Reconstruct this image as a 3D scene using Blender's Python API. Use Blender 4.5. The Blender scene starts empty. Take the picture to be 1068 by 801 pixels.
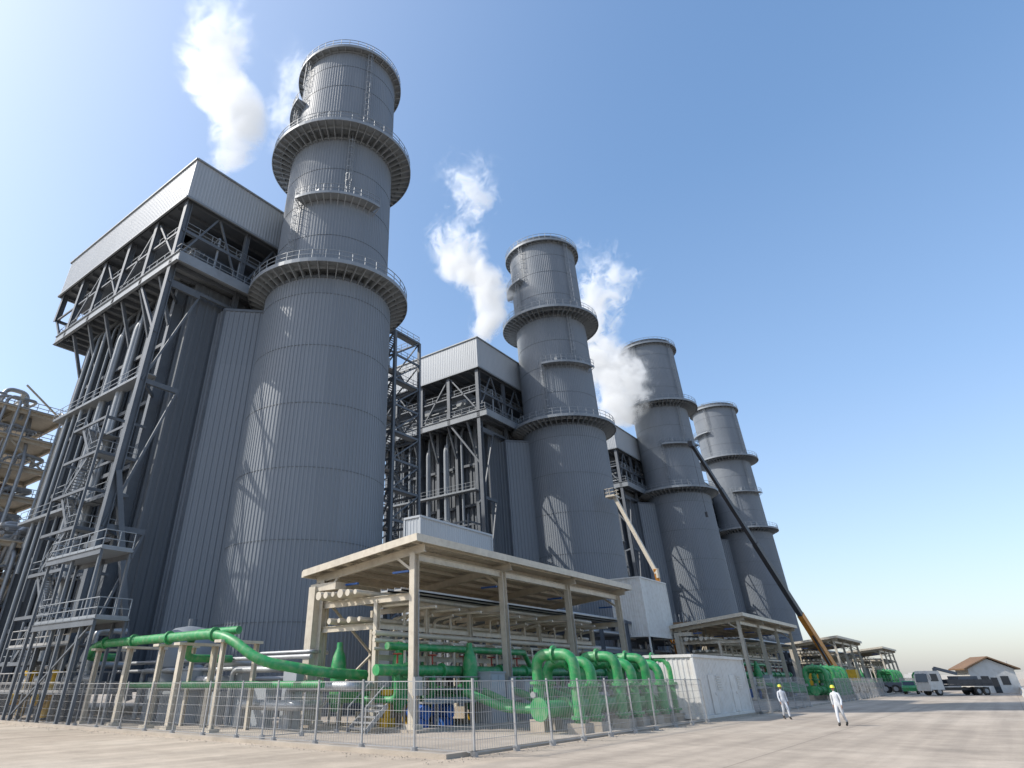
import bpy, math, random
from mathutils import Vector
R=math.radians
random.seed(7)
sc=bpy.context.scene
col=sc.collection

# ------------------------------------------------------------------ helpers
class M:
    def __init__(s): s.v=[]; s.f=[]
    def quadbox(s,c8):
        b=len(s.v); s.v+= [tuple(c) for c in c8]
        for q in ((0,3,2,1),(4,5,6,7),(0,1,5,4),(1,2,6,5),(2,3,7,6),(3,0,4,7)):
            s.f.append(tuple(b+i for i in q))
    def box(s,x0,x1,y0,y1,z0,z1):
        if x0>x1:x0,x1=x1,x0
        if y0>y1:y0,y1=y1,y0
        if z0>z1:z0,z1=z1,z0
        s.quadbox([(x0,y0,z0),(x1,y0,z0),(x1,y1,z0),(x0,y1,z0),(x0,y0,z1),(x1,y0,z1),(x1,y1,z1),(x0,y1,z1)])
    def frame(s,p,q):
        p=Vector(p);q=Vector(q);d=(q-p).normalized()
        up=Vector((0,0,1)) if abs(d.z)<.97 else Vector((0,1,0))
        a=d.cross(up).normalized();b=a.cross(d)
        return p,q,a,b
    def beam(s,p,q,w,h=None):
        h=h or w
        p,q,a,b=s.frame(p,q);a=a*w/2;b=b*h/2
        s.quadbox([p-a-b,p+a-b,p+a+b,p-a+b,q-a-b,q+a-b,q+a+b,q-a+b])
    def ibeam(s,p,q,w,h,t=.03):
        p,q,a,b=s.frame(p,q)
        for sg in (-1,1):
            o=b*(h/2-t/2)*sg; A=a*w/2; B=b*t/2
            s.quadbox([p+o-A-B,p+o+A-B,p+o+A+B,p+o-A+B,q+o-A-B,q+o+A-B,q+o+A+B,q+o-A+B])
        A=a*t/2;B=b*(h/2-t)
        s.quadbox([p-A-B,p+A-B,p+A+B,p-A+B,q-A-B,q+A-B,q+A+B,q-A+B])
    def cyl(s,p,q,r,r2=None,n=10,cap=True):
        r2=r if r2 is None else r2
        p,q,a,b=s.frame(p,q);k=len(s.v)
        for c,rr in ((p,r),(q,r2)):
            for i in range(n):
                t=2*math.pi*i/n
                s.v.append(tuple(c+a*math.cos(t)*rr+b*math.sin(t)*rr))
        for i in range(n):
            j=(i+1)%n; s.f.append((k+i,k+j,k+n+j,k+n+i))
        if cap:
            s.f.append(tuple(k+n-1-i for i in range(n)));s.f.append(tuple(k+n+i for i in range(n)))
    def revolve(s,c,prof,n=24):
        k=len(s.v);m=len(prof)
        for i in range(n):
            t=2*math.pi*i/n
            for r,z in prof: s.v.append((c[0]+r*math.cos(t),c[1]+r*math.sin(t),c[2]+z))
        for i in range(n):
            j=(i+1)%n
            for l in range(m-1):
                s.f.append((k+i*m+l,k+j*m+l,k+j*m+l+1,k+i*m+l+1))
    def path(s,pts,r,n=12,bend=None):
        pts=[Vector(p) for p in pts]
        if bend:
            o=[pts[0]]
            for i in range(1,len(pts)-1):
                a,b,c=pts[i-1],pts[i],pts[i+1]
                d1=(a-b);d2=(c-b);L=min(bend,d1.length*.48,d2.length*.48)
                A=b+d1.normalized()*L;C=b+d2.normalized()*L
                for k in range(7):
                    t=k/6;o.append(A*(1-t)**2+b*2*t*(1-t)+C*t*t)
            o.append(pts[-1]);pts=o
        k=len(s.v);N=len(pts)
        T=[(pts[min(i+1,N-1)]-pts[max(i-1,0)]).normalized() for i in range(N)]
        up=Vector((0,0,1)) if abs(T[0].z)<.9 else Vector((1,0,0))
        a=T[0].cross(up).normalized()
        for i in range(N):
            a=(a-T[i]*a.dot(T[i])).normalized();b=T[i].cross(a)
            for j in range(n):
                t=2*math.pi*j/n;s.v.append(tuple(pts[i]+a*math.cos(t)*r+b*math.sin(t)*r))
        for i in range(N-1):
            for j in range(n):
                q=(j+1)%n;s.f.append((k+i*n+j,k+i*n+q,k+(i+1)*n+q,k+(i+1)*n+j))
        s.f.append(tuple(k+n-1-i for i in range(n)));s.f.append(tuple(k+(N-1)*n+i for i in range(n)))
    def flange(s,c,d,r,w=.07,n=16):
        c=Vector(c);d=Vector(d).normalized();s.cyl(c-d*w,c+d*w,r,n=n)
    def sector(s,c,r0,r1,z0,z1,a0=0,a1=2*math.pi,n=64):
        full=abs(a1-a0)>6.28;k=len(s.v);m=n if full else n+1
        for i in range(m):
            t=a0+(a1-a0)*i/n;ct,st=math.cos(t),math.sin(t)
            for r,z in ((r0,z0),(r1,z0),(r1,z1),(r0,z1)): s.v.append((c[0]+r*ct,c[1]+r*st,z))
        for i in range(n):
            j=(i+1)%m
            for l in range(4):
                q=(l+1)%4;s.f.append((k+i*4+l,k+j*4+l,k+j*4+q,k+i*4+q))
        if not full:
            s.f.append((k,k+3,k+2,k+1));e=k+(m-1)*4;s.f.append((e,e+1,e+2,e+3))
    def corr(s,c,r,z0,z1,ribs,dep):
        k=len(s.v);prof=[(0,0),(.5,0),(.6,1),(.9,1)];n=ribs*4
        for z in (z0,z1):
            for i in range(ribs):
                for f,h in prof:
                    t=2*math.pi*(i+f)/ribs;rr=r+dep*h
                    s.v.append((c[0]+rr*math.cos(t),c[1]+rr*math.sin(t),z))
        for i in range(n):
            j=(i+1)%n;s.f.append((k+i,k+j,k+n+j,k+n+i))
    def ribwall(s,p0,p1,z0,z1,pitch=.5,dep=.08):
        p0=Vector((p0[0],p0[1],0));p1=Vector((p1[0],p1[1],0));d=p1-p0;L=d.length;d.normalize()
        nrm=Vector((d.y,-d.x,0));n=max(1,round(L/pitch));st=L/n;k=len(s.v);pl=[]
        for i in range(n):
            for f,h in ((0,0),(.5,0),(.6,1),(.9,1)): pl.append(p0+d*(i+f)*st+nrm*dep*h)
        pl.append(p1)
        for z in (z0,z1):
            for p in pl:s.v.append((p.x,p.y,z))
        m=len(pl)
        for i in range(m-1): s.f.append((k+i,k+i+1,k+m+i+1,k+m+i))
    def prism(s,pts,y0,y1):
        k=len(s.v);n=len(pts)
        for y in (y0,y1):
            for x,z in pts:s.v.append((x,y,z))
        for i in range(n):
            j=(i+1)%n;s.f.append((k+i,k+j,k+n+j,k+n+i))
        s.f.append(tuple(k+n-1-i for i in range(n)));s.f.append(tuple(k+n+i for i in range(n)))
    def rail(s,pts,h=1.1,sp=1.5,w=.05,closed=False,toe=True):
        pts=[Vector(p) for p in pts]
        if closed:pts.append(pts[0])
        for a,b in zip(pts[:-1],pts[1:]):
            L=(b-a).length;n=max(1,round(L/sp))
            for i in range(n+1):
                p=a.lerp(b,i/n);s.beam(p,p+Vector((0,0,h)),w)
            for z in (h,h*.5):
                s.beam(a+Vector((0,0,z)),b+Vector((0,0,z)),w)
            if toe: s.beam(a+Vector((0,0,.08)),b+Vector((0,0,.08)),.02,.16)
    def mesh(s,name,mat,smooth=None):
        me=bpy.data.meshes.new(name);me.from_pydata(s.v,[],s.f);me.materials.append(mat)
        me.validate();me.update()
        import bmesh
        bm=bmesh.new();bm.from_mesh(me);bmesh.ops.recalc_face_normals(bm,faces=bm.faces);bm.to_mesh(me);bm.free()
        if smooth:
            for p in me.polygons:p.use_smooth=True
            me.set_sharp_from_angle(angle=R(smooth))
        return me

def obj(name,data,parent=None,loc=(0,0,0),rz=0):
    o=bpy.data.objects.new(name,data);col.objects.link(o)
    o.location=loc;o.rotation_euler=(0,0,rz)
    if parent:o.parent=parent
    return o
def thing(name,parts,loc=(0,0,0),rz=0):
    e=obj(name,None,None,loc,rz);e.empty_display_size=.5
    for n,me in parts:obj(n,me,e)
    return e

# ------------------------------------------------------------------ materials
def mat(name,c,rough=.55,metal=0,var=.18,scale=.35,streak=False,bump=0,bscale=20,dust=None,dustamt=.35):
    m=bpy.data.materials.new(name);m.use_nodes=True;nt=m.node_tree;N=nt.nodes;L=nt.links
    b=N['Principled BSDF'];b.inputs['Roughness'].default_value=rough;b.inputs['Metallic'].default_value=metal
    tc=N.new('ShaderNodeTexCoord');mp=N.new('ShaderNodeMapping');L.new(tc.outputs['Object'],mp.inputs[0])
    if streak: mp.inputs['Scale'].default_value=(1,1,.12)
    n1=N.new('ShaderNodeTexNoise');n1.inputs['Scale'].default_value=scale;n1.inputs['Detail'].default_value=8;n1.inputs['Roughness'].default_value=.65
    L.new(mp.outputs[0],n1.inputs[0])
    rp=N.new('ShaderNodeValToRGB');rp.color_ramp.elements[0].position=.28;rp.color_ramp.elements[1].position=.72
    rp.color_ramp.elements[0].color=(*[x*(1-var) for x in c],1);rp.color_ramp.elements[1].color=(*[min(1,x*(1+var)) for x in c],1)
    L.new(n1.outputs[0],rp.inputs[0]);out=rp.outputs[0]
    if dust:
        n2=N.new('ShaderNodeTexNoise');n2.inputs['Scale'].default_value=scale*4;n2.inputs['Detail'].default_value=10
        L.new(tc.outputs['Object'],n2.inputs[0])
        r2=N.new('ShaderNodeValToRGB');r2.color_ramp.elements[0].position=.45;r2.color_ramp.elements[1].position=.75
        L.new(n2.outputs[0],r2.inputs[0])
        mul=N.new('ShaderNodeMath');mul.operation='MULTIPLY';mul.inputs[1].default_value=dustamt;L.new(r2.outputs[0],mul.inputs[0])
        mx=N.new('ShaderNodeMixRGB');L.new(mul.outputs[0],mx.inputs[0]);L.new(out,mx.inputs[1]);mx.inputs[2].default_value=(*dust,1);out=mx.outputs[0]
    L.new(out,b.inputs['Base Color'])
    if bump:
        n3=N.new('ShaderNodeTexNoise');n3.inputs['Scale'].default_value=bscale;n3.inputs['Detail'].default_value=6
        L.new(tc.outputs['Object'],n3.inputs[0]);bp=N.new('ShaderNodeBump');bp.inputs['Strength'].default_value=bump;bp.inputs['Distance'].default_value=.05
        L.new(n3.outputs[0],bp.inputs['Height']);L.new(bp.outputs[0],b.inputs['Normal'])
    return m
def panel_mat(name,c,ph,pw):
    m=mat(name,c,.5,0,.09,.12,True);nt=m.node_tree;N=nt.nodes;L=nt.links;b=N['Principled BSDF']
    src=b.inputs['Base Color'].links[0].from_socket
    tc=N.new('ShaderNodeTexCoord');sp=N.new('ShaderNodeSeparateXYZ');L.new(tc.outputs['Object'],sp.inputs[0])
    at=N.new('ShaderNodeMath');at.operation='ARCTAN2';L.new(sp.outputs[1],at.inputs[0]);L.new(sp.outputs[0],at.inputs[1])
    def fl(s,k):
        a=N.new('ShaderNodeMath');a.operation='MULTIPLY';a.inputs[1].default_value=k;L.new(s,a.inputs[0])
        f=N.new('ShaderNodeMath');f.operation='FLOOR';L.new(a.outputs[0],f.inputs[0]);return f.outputs[0]
    cb=N.new('ShaderNodeCombineXYZ');L.new(fl(at.outputs[0],pw),cb.inputs[0]);L.new(fl(sp.outputs[2],1/ph),cb.inputs[1])
    wn=N.new('ShaderNodeTexWhiteNoise');L.new(cb.outputs[0],wn.inputs[0])
    mr=N.new('ShaderNodeMapRange');mr.inputs[3].default_value=.94;mr.inputs[4].default_value=1.06;L.new(wn.outputs[0],mr.inputs[0])
    mu=N.new('ShaderNodeMixRGB');mu.blend_type='MULTIPLY';mu.inputs[0].default_value=1;L.new(src,mu.inputs[1]);L.new(mr.outputs[0],mu.inputs[2])
    L.new(mu.outputs[0],b.inputs['Base Color'])
    rr=N.new('ShaderNodeMapRange');rr.inputs[3].default_value=.46;rr.inputs[4].default_value=.6;L.new(wn.outputs[0],rr.inputs[0]);L.new(rr.outputs[0],b.inputs['Roughness'])
    return m
DUST=(.36,.3,.23)
m_clad=panel_mat('cladding_grey',(.165,.185,.21),6.0,118/6.2832/6)
m_clad2=mat('cladding_grey_dark',(.085,.098,.115),.55,0,.14,.15,True)
m_fascia=mat('fascia_panel',(.34,.365,.39),.45,0,.08,.2,True)
m_steel=mat('steel_grey',(.10,.115,.135),.55,0,.2,.5)
m_steelL=mat('steel_light',(.215,.238,.262),.5,.05,.15,.5)
m_dark=mat('dark_interior',(.05,.055,.06),.7)
m_galv=mat('galvanised',(.34,.34,.34),.5,.4,.15,2)
m_cream=mat('cream_paint',(.53,.475,.385),.5,0,.14,.8,True,dust=DUST,dustamt=.5)
m_green=mat('green_paint',(.022,.25,.075),.45,0,.25,.9,dust=DUST,dustamt=.4)
m_white=mat('white_panel',(.6,.59,.56),.5,0,.1,.5,True,dust=DUST,dustamt=.35)
m_silver=mat('insulation_jacket',(.36,.37,.38),.42,.4,.15,1.5,bump=.3,bscale=3)
m_yellow=mat('yellow_paint',(.6,.36,.02),.45,0,.2,2)
m_orange=mat('orange_paint',(.6,.24,.03),.45,0,.2,2)
m_blue=mat('blue_paint',(.02,.1,.36),.4,0,.2,2)
m_red=mat('red_paint',(.3,.04,.02),.5,0,.2,2)
m_conc=mat('concrete',(.38,.33,.27),.9,0,.2,.8,bump=.3,bscale=15)
m_rubber=mat('rubber',(.02,.02,.02),.85,dust=DUST)
m_glass=mat('dark_glass',(.03,.04,.05),.08,0,.1)
m_boomd=mat('boom_dark',(.045,.045,.05),.45)
m_brown=mat('scaffold_brown',(.22,.13,.07),.7)
m_cover=mat('coverall_cloth',(.55,.57,.6),.9,0,.15,6)
m_skin=mat('skin',(.32,.18,.12),.6)
m_helm=mat('helmet_yellow',(.62,.62,.05),.35)
m_boot=mat('boot_leather',(.03,.025,.02),.7)
m_hair=mat('hair',(.015,.012,.01),.8)

# ------------------------------------------------------------------ ground
def ground_mat(name,c1,c2,c3,joint=None):
    m=bpy.data.materials.new(name);m.use_nodes=True;nt=m.node_tree;N=nt.nodes;L=nt.links;b=N['Principled BSDF'];b.inputs['Roughness'].default_value=.92
    tc=N.new('ShaderNodeTexCoord')
    def mulc(x,fac):
        q=N.new('ShaderNodeMixRGB');q.blend_type='MULTIPLY';q.inputs[0].default_value=1;L.new(x,q.inputs[1]);L.new(fac,q.inputs[2]);return q.outputs[0]
    def noise(scale,det,rough,vec=None):
        n=N.new('ShaderNodeTexNoise');n.inputs['Scale'].default_value=scale;n.inputs['Detail'].default_value=det;n.inputs['Roughness'].default_value=rough
        L.new(vec or tc.outputs['Object'],n.inputs[0]);return n.outputs[0]
    def rng(x,a,b_,c,d):
        r_=N.new('ShaderNodeMapRange');
        for i,v in enumerate((a,b_,c,d)): r_.inputs[i+1].default_value=v
        L.new(x,r_.inputs[0]);return r_.outputs[0]
    r=N.new('ShaderNodeValToRGB');e=r.color_ramp.elements;e[0].position=.36;e[0].color=(*c1,1);e[1].position=.62;e[1].color=(*c2,1);x=e.new(.5);x.color=(*c3,1);L.new(noise(.07,10,.62),r.inputs[0])
    mp=N.new('ShaderNodeMapping');mp.inputs['Scale'].default_value=(1.1,.03,1);L.new(tc.outputs['Object'],mp.inputs[0])
    out=mulc(r.outputs[0],rng(noise(1,6,.5,mp.outputs[0]),.35,.65,.85,1.1))
    out=mulc(out,rng(noise(.8,12,.72),.4,.7,1.06,.8))
    out=mulc(out,rng(noise(.22,4,.5),.56,.68,1.0,.84))
    out=mulc(out,rng(noise(14,4,.8),.35,.7,1.05,.93))
    if joint:
        bk=N.new('ShaderNodeTexBrick');bk.offset=0;bk.inputs['Scale'].default_value=1;bk.inputs['Brick Width'].default_value=joint;bk.inputs['Row Height'].default_value=joint
        bk.inputs['Mortar Size'].default_value=.02;bk.inputs['Color1'].default_value=(1,1,1,1);bk.inputs['Color2'].default_value=(.95,.95,.95,1);bk.inputs['Mortar'].default_value=(.6,.6,.6,1)
        L.new(tc.outputs['Object'],bk.inputs[0]);out=mulc(out,bk.outputs[0])
    L.new(out,b.inputs['Base Color'])
    bp=N.new('ShaderNodeBump');bp.inputs['Strength'].default_value=.35;bp.inputs['Distance'].default_value=.03;L.new(noise(7,10,.6),bp.inputs['Height']);L.new(bp.outputs[0],b.inputs['Normal'])
    return m
mg=ground_mat('ground_dusty',(.38,.31,.235),(.49,.415,.325),(.44,.365,.28))
mr=ground_mat('road_dusty_asphalt',(.36,.30,.235),(.47,.4,.32),(.42,.35,.275),joint=7)
mp_=ground_mat('plant_concrete',(.34,.29,.235),(.45,.39,.32),(.4,.34,.275),joint=6)
def sheet(name,x0,x1,y0,y1,z,m):
    me=bpy.data.meshes.new(name);me.from_pydata([(x0,y0,z),(x1,y0,z),(x1,y1,z),(x0,y1,z)],[],[(0,1,2,3)]);me.materials.append(m);return obj(name,me)
sheet('ground',-5000,5000,-5000,9000,0,mg)
sheet('road',-12.9,14,-80,900,.006,mr)
sheet('plant_pavement',-140,-14.9,18.9,420,.006,mp_)
k=M()
k.box(-14.9,-14.6,18.9,420,0,.13);k.box(-140,-14.6,18.6,18.9,0,.13)
thing('kerb',[('kerb_stones',k.mesh('kerb',m_conc))])
k=M();rnd=random.Random(77)
for i in range(900):
    if rnd.random()<.5: x=-50+rnd.random()*36;y=18.5-abs(rnd.gauss(0,.5))
    else: x=-14.5+abs(rnd.gauss(0,.5));y=17+rnd.random()*45
    r=.008+.014*rnd.random()**2;k.quadbox([(x+r*a*(.6+.6*rnd.random()),y+r*b*(.6+.6*rnd.random()),.006+(r if c else 0)) for c in (0,1) for a,b in ((-1,-1),(1,-1),(1,1),(-1,1))])
thing('gravel',[('stones',k.mesh('gravel',m_conc))])

# ------------------------------------------------------------------ exhaust stack
Z1,Z2,ZT=39.0,59.85,76.7
RL,RM=7.0,6.5
def stack_parts():
    P=[]
    s=M();s.corr((0,0),RL,.6,Z1-.9,118,.06);P.append(('shell_lower',s.mesh('stack_shell_lower',m_clad)))
    s=M();s.corr((0,0),RM,Z1-1.2,ZT+.5,118,.035);P.append(('shell_upper',s.mesh('stack_shell_upper',m_clad)))
    s=M()
    for z in range(6,37,6): s.sector((0,0),RL-.05,RL+.067,z,z+.04)
    for z in (44,49,54,64,69,73): s.sector((0,0),RM-.05,RM+.05,z,z+.05)
    s.sector((0,0),RM-.1,RL+.12,Z1-1.1,Z1-.8);s.sector((0,0),5.6,RM+.1,ZT+.45,ZT+.75)
    s.sector((0,0),RL-.2,RL+.5,0,.6)
    P.append(('seam_bands',s.mesh('stack_seams',m_clad2)))
    s=M();s.revolve((0,0,0),[(5.9,ZT+.7),(5.9,ZT-6),(0.01,ZT-6)],32);P.append(('inner_flue',s.mesh('stack_flue',m_dark)))
    dk=M();gs=M();rl=M()
    for z,ri,ro,dep,ng in ((Z1,RM,8.9,1.35,54),(Z2,RM,9.0,1.2,54),(ZT-.4,RM,7.35,.6,40)):
        dk.sector((0,0),ri,ro,z-.1,z);dk.sector((0,0),ro,ro+.1,z-.34,z+.12);
        dk.sector((0,0),ri+.05,ri+.2,z-dep*.75,z-dep*.75+.15)
        for i in range(ng):
            t=2*math.pi*(i+.5)/ng;ct,st=math.cos(t),math.sin(t);n=Vector((-st,ct,0))*.035
            q=[Vector((r*ct,r*st,zz)) for r,zz in ((ri,z-dep),(ri+.25,z-dep),(ro,z-.36),(ro,z-.1),(ri,z-.1))]
            b=len(gs.v);gs.v+=[tuple(p-n) for p in q]+[tuple(p+n) for p in q]
            gs.f+=[tuple(b+i for i in range(5)),tuple(b+9-i for i in range(5))]+[(b+i,b+(i+1)%5,b+5+(i+1)%5,b+5+i) for i in range(5)]
        if ro-ri>1.5: gs.sector((0,0),(ri+ro)/2+.1,(ri+ro)/2+.2,z-.5,z-.1)
        n=40
        for i in range(n):
            t=2*math.pi*i/n;p=Vector((ro*math.cos(t),ro*math.sin(t),z));rl.beam(p,p+Vector((0,0,1.2)),.06)
        for h in (.62,1.2): rl.sector((0,0),ro-.03,ro+.03,z+h-.03,z+h+.03)
    for z,a0,a1 in ((49.3,R(-80),R(-2)),(68.3,R(-165),R(-100))):
        dk.sector((0,0),RM,RM+1.2,z-.1,z,a0,a1,20);dk.sector((0,0),RM+1.2,RM+1.28,z-.26,z+.1,a0,a1,20)
        ng=12
        for i in range(ng+1):
            t=a0+(a1-a0)*i/ng;c=Vector((math.cos(t),math.sin(t),0))
            gs.beam(c*RM+Vector((0,0,z-.9)),c*(RM+1.15)+Vector((0,0,z-.2)),.08)
            p=c*(RM+1.2)+Vector((0,0,z));rl.beam(p,p+Vector((0,0,1.2)),.06)
        for h in (.62,1.2): rl.sector((0,0),RM+1.18,RM+1.24,z+h-.03,z+h+.03,a0,a1,20)
    for t,za,zb in ((-82,Z1,50.4),(-33,49.3,61),(-112,Z2,69.4),(-98,68.3,ZT+.8),(-20,Z2,ZT+.8)):
        t=R(t);c=Vector((math.cos(t),math.sin(t),0));n=Vector((-c.y,c.x,0))
        for sg in (-1,1): rl.beam(c*(RM+.35)+n*.25*sg+Vector((0,0,za)),c*(RM+.35)+n*.25*sg+Vector((0,0,zb)),.06)
        z=za+.3
        while z<zb: rl.beam(c*(RM+.35)-n*.25+Vector((0,0,z)),c*(RM+.35)+n*.25+Vector((0,0,z)),.035);z+=.35
        z=za+2.4
        while z<zb:
            pr=None
            for i in range(7):
                u=-1.35+2.7*i/6;p=c*(RM+.35+.65*math.cos(u)-.1)+n*.42*math.sin(u)+Vector((0,0,z))
                if pr is not None: rl.beam(pr,p,.04,.07)
                pr=p
            z+=1.1
        for u in (-.9,0,.9):
            p=c*(RM+.25+.65*math.cos(u))+n*.42*math.sin(u);rl.beam(p+Vector((0,0,za+2.4)),p+Vector((0,0,zb)),.04)
    P+= [('gallery_decks',dk.mesh('stack_decks',m_steelL)),('gallery_brackets',gs.mesh('stack_brackets',m_steelL)),('handrails_ladders',rl.mesh('stack_rails',m_steelL))]
    s=M()
    for t,z in ((-60,50.4),(-20,50.4),(-75,60.6),(-45,40.2)):
        t=R(t);c=Vector((math.cos(t),math.sin(t),0));s.cyl(c*(RM-.1)+Vector((0,0,z)),c*(RM+.5)+Vector((0,0,z)),.16);
        p=c*(RM+.35)+Vector((0,0,z-1));s.box(p.x-.3,p.x+.3,p.y-.3,p.y+.3,p.z,p.z+.8)
    P.append(('sampling_ports',s.mesh('stack_ports',m_steelL)))
    return P
SP=stack_parts()

# ------------------------------------------------------------------ HRSG boiler building
XA,XB,YH=-6.2,-38.0,16.2
XD=-33.8
XC=-30.0
ZD,ZF,ZR=39.9,47.7,53.4
def hrsg_parts():
    P=[]
    s=M();x0,x1,y=-7.6,XC,12.0
    s.ribwall((x1,-y),(x0,-y),1.5,38.8,.9,.16);s.ribwall((x0,-y),(x0,y),1.5,38.8,.9,.16)
    s.ribwall((x0,y),(x1,y),1.5,38.8,.9,.16);s.ribwall((x1,y),(x1,-y),1.5,38.8,.9,.16)
    P.append(('boiler_casing',s.mesh('hrsg_casing',m_clad2)))
    s=M();zt=36.5
    s.ribwall((-6.3,-9),(-2.6,-5.1),.8,zt,.55,.07);s.ribwall((-2.6,5.1),(-6.3,9),.8,zt,.55,.07)
    s.ribwall((-8,-9),(-6.3,-9),.8,zt,.5,.07)
    k=len(s.v);s.v+=[(-8,-9.05,zt),(-6.25,-9.05,zt),(-2.5,-5.1,zt),(-2.5,5.1,zt),(-6.25,9.05,zt),(-8,9.05,zt)];s.f.append(tuple(range(k,k+6)))
    P.append(('outlet_duct',s.mesh('hrsg_duct',m_clad)))
    s=M();s.beam((-6.35,-9.12,zt),(-2.5,-5.1,zt),.12,.3);s.beam((-6.33,-9.1,.8),(-6.33,-9.1,zt),.22);s.box(-8,-2,-6,6,0,.8)
    P.append(('duct_trim',s.mesh('hrsg_ducttrim',m_steel)))
    s=M();xs=[-6.8-6.12*i for i in range(6)]
    cols=[-9.5-4.0*i for i in range(6)]
    for sy in (-1,1):
        for x in cols:
            s.ibeam((x,sy*12.75,0),(x,sy*12.75,ZD),.55,1.1,.06)
            s.beam((x,sy*13.2,ZD-6),(x,sy*15.4,ZD-1.0),.28,.35)
        for z in (6.5,13,19.5,26,32.5): s.beam((cols[0],sy*12.5,z),(cols[-1],sy*12.5,z),.25,.4)
        for i,x in enumerate(xs):
            lo=0 if i<1 else (ZD-1.2 if i<5 else ZD+3.7)
            s.ibeam((x,sy*15.6,lo),(x,sy*15.6,ZF),.62,.66,.06)
        s.box(xs[0]-.8,xs[0]+.8,sy*15.6-.8,sy*15.6+.8,0,.6)
        for z in (13,26,36.8):
            s.beam((xs[0],sy*15.2,z),(xs[0],sy*12,z),.3,.45)
            s.beam((xs[0],sy*15.5,z),(cols[0],sy*13,z),.2,.3)
        s.beam((xs[0],sy*15.6,31),(xs[1],sy*15.6,ZD-.9),.28)
        s.beam((XD,sy*15.6,ZD),(xs[5],sy*15.6,43.8),.25)
        for i in range(4):
            a,b=xs[i],xs[i+1]
            if i%2==0: s.beam((a,sy*15.6,ZD),(b,sy*15.6,ZF),.22)
            else: s.beam((b,sy*15.6,ZD),(a,sy*15.6,ZF),.22)
        s.beam((xs[0],sy*15.6,43.8),(xs[-1],sy*15.6,43.8),.22)
    x=xs[0];ys=[-15.6,-7.8,0,7.8,15.6]
    for yy in ys[1:-1]: s.ibeam((x,yy,37),(x,yy,ZF),.5,.5,.05)
    for z in (43.8,37.2): s.beam((x,-15.6,z),(x,15.6,z),.26,.36)
    for a,b in zip(ys[:-1],ys[1:]):
        m=(a+b)/2
        s.beam((x,a,ZD),(x,m,ZF),.2);s.beam((x,b,ZD),(x,m,ZF),.2)
    s.beam((xs[-1],-15.6,43.8),(xs[-1],15.6,43.8),.26,.36)
    for z0,z1 in ((1,13),(13,26),(26,36.8)):
        for sy in (-1,1):
            s.beam((x,sy*15.6,z0),(x,sy*12,z1),.2)
    s.beam((-6.6,-15.6,17.5),(-6.2,-10.5,1),.45)
    P.append(('steel_frame',s.mesh('hrsg_frame',m_steel)))
    s=M();yd=YH-.4
    s.box(XA+.8,XD,-yd,yd,ZD-.35,ZD)
    for sy in(-1,1): s.ibeam((XA+1,sy*(yd+.1),ZD-.5),(XD-.2,sy*(yd+.1),ZD-.5),.35,1.15,.06)
    for x in (XA+.95,XD-.15): s.beam((x,-yd-.1,ZD-.5),(x,yd+.1,ZD-.5),.25,1.15)
    P.append(('service_deck',s.mesh('hrsg_deck',m_steelL)))
    s=M()
    for i in range(18):
        x=XA-.6-i*1.55;s.beam((x,-yd+.2,ZD-.62),(x,yd-.2,ZD-.62),.16,.5)
    s.box(XA-.6,XA-2.4,-YH+1,YH-1,43.7,43.8);s.box(XA-1,XD+1,-YH+.8,-YH+2.2,43.7,43.8)
    P.append(('deck_joists',s.mesh('hrsg_joists',m_steel)))
    s=M();zz=ZD
    s.rail([(XA+.7,-yd,zz),(XD,-yd,zz),(XD,yd,zz),(XA+.7,yd,zz)],1.2,1.6,.06,True)
    s.rail([(XA-1,-YH+.8,43.8),(XD+1,-YH+.8,43.8)],1.2,1.6,.06);s.rail([(XA-.6,-YH+1,43.8),(XA-.6,YH-1,43.8)],1.2,1.6,.06)
    P.append(('deck_handrails',s.mesh('hrsg_rails',m_steelL)))
    s=M()
    s.ribwall((XB,-YH),(XA,-YH),ZF,ZR,.4,.035);s.ribwall((XA,-YH),(XA,YH),ZF,ZR,.4,.035);s.ribwall((XA,YH),(XB,YH),ZF,ZR,.4,.035);s.ribwall((XB,YH),(XB,-YH),ZF,ZR,.4,.035)
    s.box(XB+.1,XA-.1,-YH+.1,YH-.1,ZR-.2,ZR-.05)
    P.append(('roof_fascia',s.mesh('hrsg_fascia',m_fascia)))
    s=M()
    for a,b in (((XB-.1,-YH-.1),(XA+.1,-YH-.1)),((XA+.1,-YH-.1),(XA+.1,YH+.1)),((XA+.1,YH+.1),(XB-.1,YH+.1)),((XB-.1,YH+.1),(XB-.1,-YH-.1))):
        s.beam((*a,ZR),(*b,ZR),.22,.2);s.beam((*a,ZF),(*b,ZF),.22,.25)
    P.append(('fascia_trim',s.mesh('hrsg_trim',m_steelL)))
    s=M();s.box(XB+.3,XA-.3,-YH+.3,YH-.3,ZF+.2,ZF+.4)
    s.box(-10,-32,-11.5,11.5,ZD+.02,ZF)
    for i in range(16):
        x=XA-.6-i*2.04;s.beam((x,-YH+.4,ZF),(x,YH-.4,ZF),.16,.4)
    P.append(('penthouse_core',s.mesh('hrsg_core',m_clad2)))
    s=M()
    for x in (-12,-20,-28): s.cyl((x,-13.4,ZD+3.4),(x,13.4,ZD+3.4),1.1,n=18)
    rnd=random.Random(3)
    for i in range(7):
        x=-11-rnd.random()*17;r=rnd.choice((.12,.18,.22))
        y=-13.6-rnd.random()*.5
        s.path([(x,y,2+rnd.random()*14),(x,y,ZD-2),(x,y+1,ZD-.4)],r,10,.8)
    for i in range(4):
        z=ZD+1.2+i*.9;s.cyl((-8.5,-13.8+.35*i,z),(-32,-13.8+.35*i,z),.18)
    for x,r in ((-15.4,.42),(-19.3,.34)):
        s.path([(x,-13.7,3),(x,-13.7,36),(x+.5,-12,38.5)],r,14,1)
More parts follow.
